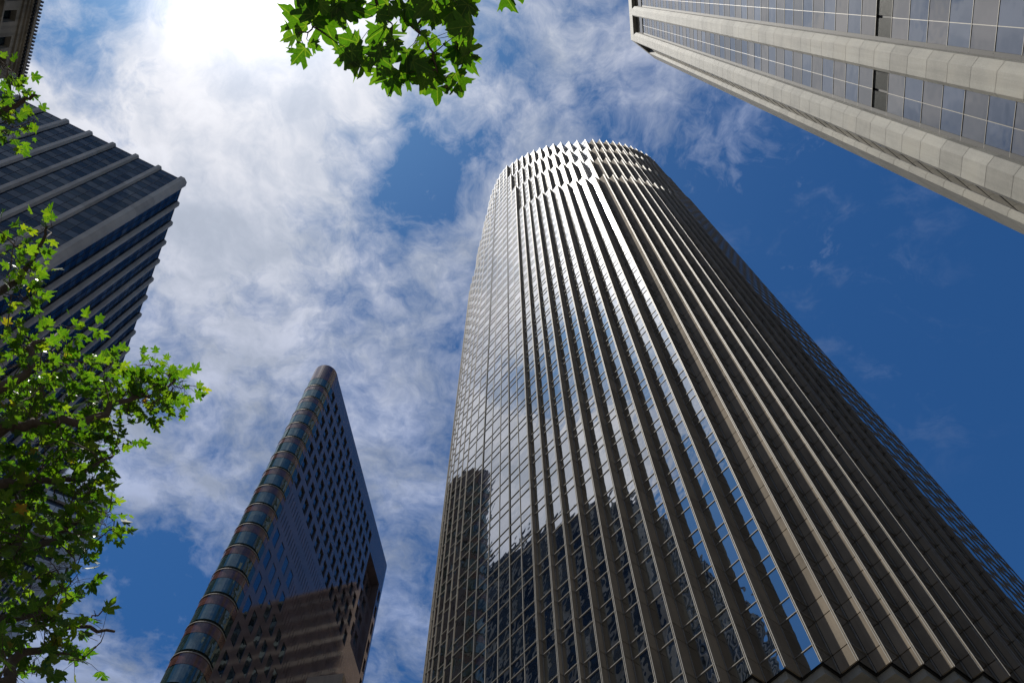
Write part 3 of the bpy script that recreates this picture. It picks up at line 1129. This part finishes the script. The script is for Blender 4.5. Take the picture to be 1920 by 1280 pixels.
# ------------------------------------------------------------------ 7. brown building behind the round tower (mirrored in the wedge)
bb = thing('terracotta_building', (15, 118, 0), 'brown building seen only as a reflection in the wedge tower', 'building')
BBH = 131.0
P_ = V2(-7, 107.5)
u_, n_ = azv(0), azv(-90)
hl = []
for r_ in range(30):
    zt = BBH - 3.2 - 4.0 * r_
    if zt < 8:
        break
    for c_ in range(15):
        hl.append((1.2 + c_ * 2.9, 2.9 + c_ * 2.9, zt - 2.3, zt))
mb = MB()
hole_wall(mb, P_, u_, n_, 0, 44, 0, BBH, hl, 0.5)
lm_ = MB()
for r_ in range(30):
    lm_.box(P_ + n_ * 0.003 + Vector((0, 0, BBH - 2.9 - 4.0 * r_)), u_ * 44, n_ * 0.22, (0, 0, 1.1))
lm_.build('stone_band', stone('pale_band', (0.50, 0.43, 0.34), var=0.15), bb, kind='stuff')
mb.box(P_ + Vector((0, 0, BBH - 0.8)), u_ * 44, n_ * 0.9, (0, 0, 0.9))
mb.face([P_, P_ + Vector((0, 0, BBH)), P_ + V2(0, 20, BBH), P_ + V2(0, 20)])
mb.build('brick_wall', M_BROWN, bb)
mb = MB()
for h_ in hl:
    pane_grid(mb, P_ - n_ * 0.45, u_, n_, [h_[0], h_[1]], [h_[2], h_[3]], tilt=0.004)
mb.build('window', M_NGLASS, bb, kind='stuff')
mb = MB()
mb.box(P_ - n_ * 0.6 + u_ * 0.3, u_ * 43.4, -n_ * 20, (0, 0, BBH - 0.5))
mb.build('building_body', M_DARK, bb)

# ------------------------------------------------------------------ 8. low tan building in front of the wedge
lw = thing('low_building', (-21, 62, 0), 'top corner of a low tan stone building at the foot of the wedge tower', 'building')
mb = MB()
pl = V2(-17.55, 62.2)
mb.box(pl, azv(82.57) * 9, azv(172.57) * 3.4, (0, 0, 60.8))
mb.build('stone_wall', M_TAN, lw)
mb = MB()
mb.box(pl + V2(0.25, -0.25, 59.9), azv(82.57) * 9.3, azv(172.57) * 3.7, (0, 0, 1.2))
mb.build('parapet', M_TAN, lw)

# ------------------------------------------------------------------ ground
gm = MB()
for i in range(-20, 20):
    for j in range(-20, 20):
        pass
gm.face([(-2500, -2500, 0), (2500, -2500, 0), (2500, 2500, 0), (-2500, 2500, 0)])
gd = gm.build('ground', M_PAVE)
gd['kind'] = 'structure'
rm = MB()
rm.face([(-14, -400, 0.004), (-5, -400, 0.004), (4, 400, 0.004), (-5, 400, 0.004)][0:4])
rm = MB()
ra, rn_ = azv(96), azv(6)
o_ = V2(-12, -60, 0.004)
rm.face([o_ - ra * 250, o_ - ra * 250 + rn_ * 9, o_ + ra * 110 + rn_ * 9, o_ + ra * 110])
rdo = rm.build('road', M_ASPH)
rdo['kind'] = 'structure'
km = MB()
km.box(o_ - ra * 250 + rn_ * 9.0 + V2(0, 0, -0.004), ra * 360, rn_ * 0.18, (0, 0, 0.13))
km.box(o_ - ra * 250 - rn_ * 0.18 + V2(0, 0, -0.004), ra * 360, rn_ * 0.18, (0, 0, 0.13))
kb = km.build('kerb', M_CONC)
kb['kind'] = 'structure'
pm = MB()
for i in range(60):
    a_ = o_ + ra * (-240 + i * 6) + rn_ * 4.43 + V2(0, 0, 0.004)
    pm.face([a_, a_ + rn_ * 0.14, a_ + rn_ * 0.14 + ra * 3, a_ + ra * 3])
pk = pm.build('road_marking', M_PAINT)
pk['kind'] = 'structure'

# ------------------------------------------------------------------ trees

rl = random.Random(5)
HALF = [(0.0, 0.0), (.10, -.09), (.24, -.06), (.39, .01), (.53, .04), (.44, .13), (.46, .21), (.34, .25), (.29, .30), (.42, .36),
        (.49, .43), (.67, .54), (.55, .58), (.52, .68), (.39, .63), (.25, .54), (.27, .66), (.20, .75), (.15, .83), (.08, .95), (0.0, 1.06)]
OUT = HALF + [(-x_, y_) for x_, y_ in reversed(HALF[1:-1])]


def leaf(mb, base, tip_dir, nrm, size, v, fold=None):
    y = tip_dir.normalized()
    n = (nrm - y * nrm.dot(y)).normalized()
    x = y.cross(n)
    f_ = rl.uniform(-0.05, 0.45) if fold is None else fold
    cu = rl.uniform(-0.35, 0.25)
    sk = rl.uniform(-0.12, 0.12)
    wx = rl.uniform(0.82, 1.1)

    def P(a_, b_):
        j_ = 1 + rl.uniform(-0.12, 0.10)
        a_, b_ = a_ * wx * j_, b_ * j_
        return base + (x * (a_ + sk * b_ * b_) + y * b_ - n * (f_ * abs(a_) * 0.8 + cu * b_ * b_)) * size
    c = P(0, 0.33)
    pts = [P(a_, b_) for a_, b_ in OUT]
    i = len(mb.V)
    mb.V.append(tuple(c))
    mb.V.extend(tuple(p_) for p_ in pts)
    mb.LC += [(0.0, 0.33, 0.0)] + [(abs(a_), b_, 0.0) for a_, b_ in OUT]
    bite = set()
    if rl.random() < 0.3:
        b0 = rl.randrange(6, len(pts) - 8)
        bite = {b0, b0 + 1, b0 + 2} if rl.random() < 0.5 else {b0}
    for k in range(len(pts)):
        if k in bite:
            continue
        mb.F.append((i, i + 1 + k, i + 1 + (k + 1) % len(pts)))
        mb.A.append(v)
        mb.MI.append(0)


def px(x, y, d):
    """point at distance d from the eye in the direction where the photograph shows (x, y)"""
    c = Vector((x - 960, -(y - 640), -FPX)).normalized()
    return CAMROT @ c * d + Vector((0, 0, EYE))


def curve(pts, n_=5, wob=0.05):
    """smooth wandering line through the points"""
    out_ = []
    for k in range(len(pts) - 1):
        p0, p1, p2, p3 = pts[max(k - 1, 0)], pts[k], pts[k + 1], pts[min(k + 2, len(pts) - 1)]
        for t in range(n_):
            u_ = t / n_
            q_ = 0.5 * ((2 * p1) + (p2 - p0) * u_ + (2 * p0 - 5 * p1 + 4 * p2 - p3) * u_ * u_ + (3 * p1 - p0 - 3 * p2 + p3) * u_ ** 3)
            out_.append(q_ + Vector([rl.gauss(0, wob) for _ in range(3)]))
    out_.append(pts[-1])
    return out_


def limb(mb, pts, r0, r1, wob=0.02, sides=7):
    c_ = curve(pts, 5, wob)
    n_ = len(c_)
    mb.tube(c_, [r0 + (r1 - r0) * (k / (n_ - 1)) ** 0.8 for k in range(n_)], sides)
    return c_


def vshade():
    t = rl.random()
    if t < 0.62:
        return rl.uniform(0.0, 0.55)
    if t < 0.975:
        return rl.uniform(0.5, 0.84)
    return rl.uniform(0.86, 1.0)


def sprig(lm, tm, base, c, nleaf, size, spread, outward):
    """a twig end with its bunch of leaves on stalks"""
    for _ in range(nleaf):
        t = rl.uniform(0.1, 1.0)
        node = base.lerp(c, t)
        off = Vector([rl.gauss(0, 1) for _ in range(3)])
        off.z *= 0.7
        p_ = node + off.normalized() * rl.uniform(0.3, 1.0) * spread
        d_ = (p_ - node) + outward * 0.06 + Vector((0, 0, -0.03))
        d_ += Vector([rl.gauss(0, 0.05) for _ in range(3)])
        nn = Vector((rl.gauss(0, 0.42), rl.gauss(0, 0.42), 1))
        sz = size * rl.choice([rl.uniform(0.45, 0.8), rl.uniform(0.8, 1.15), rl.uniform(0.8, 1.15)])
        tm.tube([node, (node + p_) / 2 + Vector((0, 0, 0.01)), p_], [0.0022, 0.0016, 0.0012], 3)
        leaf(lm, p_, d_, nn, sz, vshade())


# --- the big tree at the left
t1 = thing('plane_tree', (-7.2, 2.0, 0), 'leafy plane tree with yellow-green maple-like leaves filling the left edge', 'tree', None)
fork = Vector((-6.9, 2.2, 3.4))
tk = MB()
limb(tk, [Vector((-7.2, 2.0, 0)), Vector((-7.15, 2.1, 1.7)), fork], 0.26, 0.18, 0.01, 12)
tk.build('trunk', M_BARK, t1, smooth=True)
bm_ = MB()
skel = []
LIMBS = [[(-70, 830, 7.2), (0, 797, 7.2), (80, 797, 7.2), (180, 783, 7.3), (228, 748, 7.5), (290, 737, 7.8), (345, 700, 8.2)],
         [(-90, 780, 7.6), (0, 728, 7.5), (50, 700, 7.6), (58, 655, 7.8), (75, 640, 8.0), (130, 622, 8.5)],
         [(-80, 1050, 7.0), (0, 1036, 6.6), (70, 1025, 6.8), (130, 985, 7.1), (195, 962, 7.5)],
         [(-90, 1190, 6.4), (0, 1160, 6.6), (80, 1150, 6.8), (130, 1172, 7.0), (215, 1183, 7.2)],
         [(-90, 560, 8.4), (0, 545, 8.7), (40, 520, 8.9), (70, 470, 9.0), (88, 425, 9.0)],
         [(-90, 240, 9.0), (0, 215, 9.2), (40, 190, 9.2), (70, 180, 9.2)],
         [(-90, 930, 7.0), (0, 910, 6.9), (70, 905, 7.1), (150, 890, 7.4), (215, 850, 7.8)],
         [(-60, 1290, 6.0), (20, 1240, 6.2), (80, 1215, 6.4), (130, 1230, 6.6)]]
for L_ in LIMBS:
    pts_ = [px(*p_) for p_ in L_]
    start = [fork, fork.lerp(pts_[0], 0.5) + Vector((0, 0, 0.35))]
    c_ = limb(bm_, start + pts_, 0.075, 0.010, 0.012)
    skel += c_[9:]
limb(bm_, [px(128, 1173, 7.0), px(165, 1163, 7.0), px(192, 1146, 7.0), px(207, 1132, 7.0)], 0.010, 0.003, 0.008)
limb(bm_, [px(165, 1163, 7.0), px(160, 1158, 7.0), px(148, 1150, 7.02)], 0.005, 0.002, 0.004)
for a_, b_ in (((179, 1155), (176, 1143)), ((197, 1143), (205, 1146)), ((172, 1160), (190, 1163)), ((110, 680), (150, 690))):
    limb(bm_, [px(*a_, 7.0), px((a_[0] + b_[0]) / 2 + 1, (a_[1] + b_[1]) / 2, 7.0), px(*b_, 7.0)], 0.005, 0.002, 0.002, 4)
lm, tm = MB(), MB()
REG = [(50, 850, 95, 120, 32), (120, 800, 95, 55, 18), (100, 980, 80, 75, 24), (30, 1130, 50, 75, 14), (150, 700, 80, 40, 12), (50, 690, 55, 40, 9),
       (225, 755, 60, 32, 15), (290, 745, 36, 32, 11), (335, 705, 20, 26, 7), (268, 690, 20, 22, 4), (190, 850, 50, 38, 12),
       (30, 640, 40, 35, 8), (135, 622, 34, 16, 4), (205, 672, 20, 14, 3), (175, 920, 45, 36, 12), (205, 985, 26, 24, 6), (130, 1060, 42, 34, 9),
       (90, 1150, 40, 26, 7), (20, 1230, 50, 34, 14), (110, 1210, 34, 20, 5), (150, 1235, 14, 12, 1),
       (24, 560, 30, 34, 5), (85, 418, 18, 16, 2), (75, 500, 20, 26, 4), (12, 440, 18, 26, 3), (25, 510, 16, 20, 2),
       (12, 130, 22, 34, 5), (45, 188, 26, 14, 3), (14, 240, 24, 24, 5), (58, 235, 16, 18, 2),
       (200, 1185, 12, 6, 1), (45, 760, 70, 60, 18), (15, 950, 40, 100, 16), (0, 1050, 50, 110, 12)]
cands = []
for cx, cy, rx, ry, n_ in REG:
    for _ in range(n_):
        while True:
            a_, b_ = rl.uniform(-1, 1), rl.uniform(-1, 1)
            if a_ * a_ + b_ * b_ < 1:
                break
        x_, y_ = cx + a_ * rx, cy + b_ * ry
        d0 = 6.3 + 2.9 * max(0, min(1, (1280 - y_) / 1000)) + rl.gauss(0, 0.45)
        cands.append(px(x_, y_, d0))
# outside the picture the crown goes on round the fork
for _ in range(90):
    dv = Vector((rl.gauss(0, 1), rl.gauss(0, 1), rl.gauss(0, 0.7))).normalized() * rl.uniform(1.2, 3.2)
    p_ = fork + Vector((-0.8, -0.6, 3.2)) + dv
    c = CAMROT.transposed() @ (p_ - Vector((0, 0, EYE)))
    u_ = 960 + FPX * c.x / -c.z if c.z < 0 else -999
    if u_ < -60:
        cands.append(p_)
cands.sort(key=lambda p_: min((p_ - s_).length for s_ in skel))
for c in cands:
    s_ = min(skel, key=lambda k_: (k_ - c).length)
    if (s_ - c).length > 0.12:
        mid = s_.lerp(c, 0.5) + Vector([rl.gauss(0, 0.03) for _ in range(3)])
        L = (s_ - c).length
        bm_.tube([s_, mid, c], [0.004 + 0.006 * min(L, 1), 0.004 + 0.002 * L, 0.0022], 4)
        skel += [mid, c]
    sprig(lm, tm, s_.lerp(c, 0.55), c, rl.randint(3, 8), 0.092, 0.20, (c - fork).normalized())
bm_.build('branches', M_BARK, t1, smooth=True)
tm.build('leaf_stalks', M_BARK, t1)
lm.build('crown', M_LEAF, t1)

# --- the spray of leaves hanging into the top of the picture
t2 = thing('plane_tree', (-0.9, -4.2, 0), 'tree whose spray of bright green lobed leaves hangs in at the top edge', 'tree', None)
fk = Vector((-0.9, -3.9, 3.6))
tk = MB()
limb(tk, [Vector((-0.9, -4.2, 0)), Vector((-0.85, -4.1, 1.8)), fk], 0.22, 0.13, 0.01, 12)
tk.build('trunk', M_BARK, t2, smooth=True)
bm_, lm, tm = MB(), MB(), MB()
skel = []
D2 = 4.6
for L_, r0_ in (([(640, -330, 4.5), (690, -70, D2), (712, 20, D2), (736, 50, D2)], 0.030),
           ([(700, -330, 4.5), (735, -90, D2), (752, 22, D2), (778, 52, D2), (798, 72, D2), (815, 120, D2), (830, 150, D2)], 0.028),
           ([(560, -320, 4.5), (575, -90, 4.5), (588, 10, D2), (588, 55, D2), (560, 62, D2)], 0.016),
           ([(900, -320, 4.6), (940, -120, 4.65), (958, -50, D2)], 0.010),
           ([(820, -320, 4.6), (850, -80, 4.7), (850, 20, 4.7), (856, 85, 4.7), (878, 100, 4.7)], 0.018)):
    pts_ = [px(*p_) for p_ in L_]
    c_ = limb(bm_, [fk, fk.lerp(pts_[0], 0.5) + Vector((0, 0, 0.2))] + pts_, r0_, 0.003, 0.006)
    skel += c_[8:]


def pleaf(x_, y_, d_, size, ang_, v, tilt=0.3, fold=None):
    """a leaf on its stalk, centred where the photograph has one; ang_ is the way its tip points"""
    c = px(x_, y_, d_)
    t_ = CAMROT @ Vector((math.cos(ang_), math.sin(ang_), 0))
    nn = Vector((rl.gauss(0, tilt), rl.gauss(0, tilt), 1))
    b_ = c - t_.normalized() * size * 0.42
    s_ = min(skel, key=lambda k_: (k_ - b_).length)
    if (s_ - b_).length < 1.3:
        mid = s_.lerp(b_, 0.5) + Vector((rl.gauss(0, 0.01), rl.gauss(0, 0.01), 0.01))
        tm.tube([s_, mid, b_], [0.0035, 0.0022, 0.0016], 4)
    leaf(lm, b_, t_, nn, size, v, fold)


SPEC = [(555, 35, 60, 2.6), (547, 66, 42, 3.4), (560, 104, 46, -2.3), (590, 86, 30, -0.6), (612, 52, 66, -1.2), (575, 12, 52, 2.2), (600, 20, 60, 1.0),
        (640, 28, 50, -1.5), (885, 98, 42, 0.5), (878, 118, 44, -0.9), (862, 158, 56, -1.2), (842, 160, 30, -2.4), (820, 168, 54, -1.5), (795, 152, 50, -1.9),
        (675, 128, 50, -1.9), (728, 150, 50, -1.7), (712, 140, 44, -2.2), (745, 160, 40, -1.0), (665, 105, 36, 2.9), (952, 0, 50, -1.0), (968, -20, 50, 0.3),
        (870, 78, 50, 0.2), (880, 10, 44, -0.9), (655, 75, 46, 2.8), (770, 128, 46, -0.7), (812, 130, 50, -0.9), (848, 30, 56, -0.5)]
for x_, y_, sz, an in SPEC:
    pleaf(x_, y_, D2 + rl.gauss(0, 0.06), sz / FPX * D2 * 0.90, an, rl.uniform(0.05, 0.62), 0.22)
for cx, cy, rx, ry, n_ in ((700, 90, 52, 42, 7), (760, 60, 70, 55, 7), (820, 70, 52, 52, 8), (740, 115, 58, 28, 5), (620, 5, 60, 30, 6), (800, 10, 80, 36, 13),
                           (690, 20, 50, 36, 6), (860, 20, 28, 40, 4), (800, 130, 42, 26, 4), (700, -80, 180, 60, 18)):
    for _ in range(n_):
        while True:
            a_, b_ = rl.uniform(-1, 1), rl.uniform(-1, 1)
            if a_ * a_ + b_ * b_ < 1:
                break
        dd = D2 + rl.gauss(0, 0.18)
        pleaf(cx + a_ * rx, cy + b_ * ry, dd, rl.uniform(24, 50) / FPX * dd, rl.uniform(-math.pi, math.pi) * 0.5 - math.pi / 2, rl.uniform(0.0, 0.6), 0.35)
bm_.build('branches', M_BARK, t2, smooth=True)
tm.build('leaf_stalks', M_BARK, t2)
lm.build('crown', M_LEAF, t2)
sb = MB()
c_ = px(837, 163, D2)
for i in range(8):
    for j in range(12):
        f_ = []
        for (ii, jj) in ((i, j), (i, j + 1), (i + 1, j + 1), (i + 1, j)):
            th, ph = math.pi * ii / 8, 2 * math.pi * jj / 12
            f_.append(c_ + Vector((math.sin(th) * math.cos(ph), math.sin(th) * math.sin(ph), math.cos(th))) * 0.012)
        sb.face(f_ if 0 < i < 7 else (f_[:1] + f_[2:] if i == 0 else f_[:3]), 0.9)
sb.tube([c_ + Vector((0, 0, 0.01)), px(835, 146, D2)], [0.0012, 0.0012], 4)
sb.build('seed_ball', plain('seed', (0.10, 0.09, 0.03), rough=0.9), t2)


for o_ in bpy.data.objects:
    if '_o' in o_:
        del o_['_o']
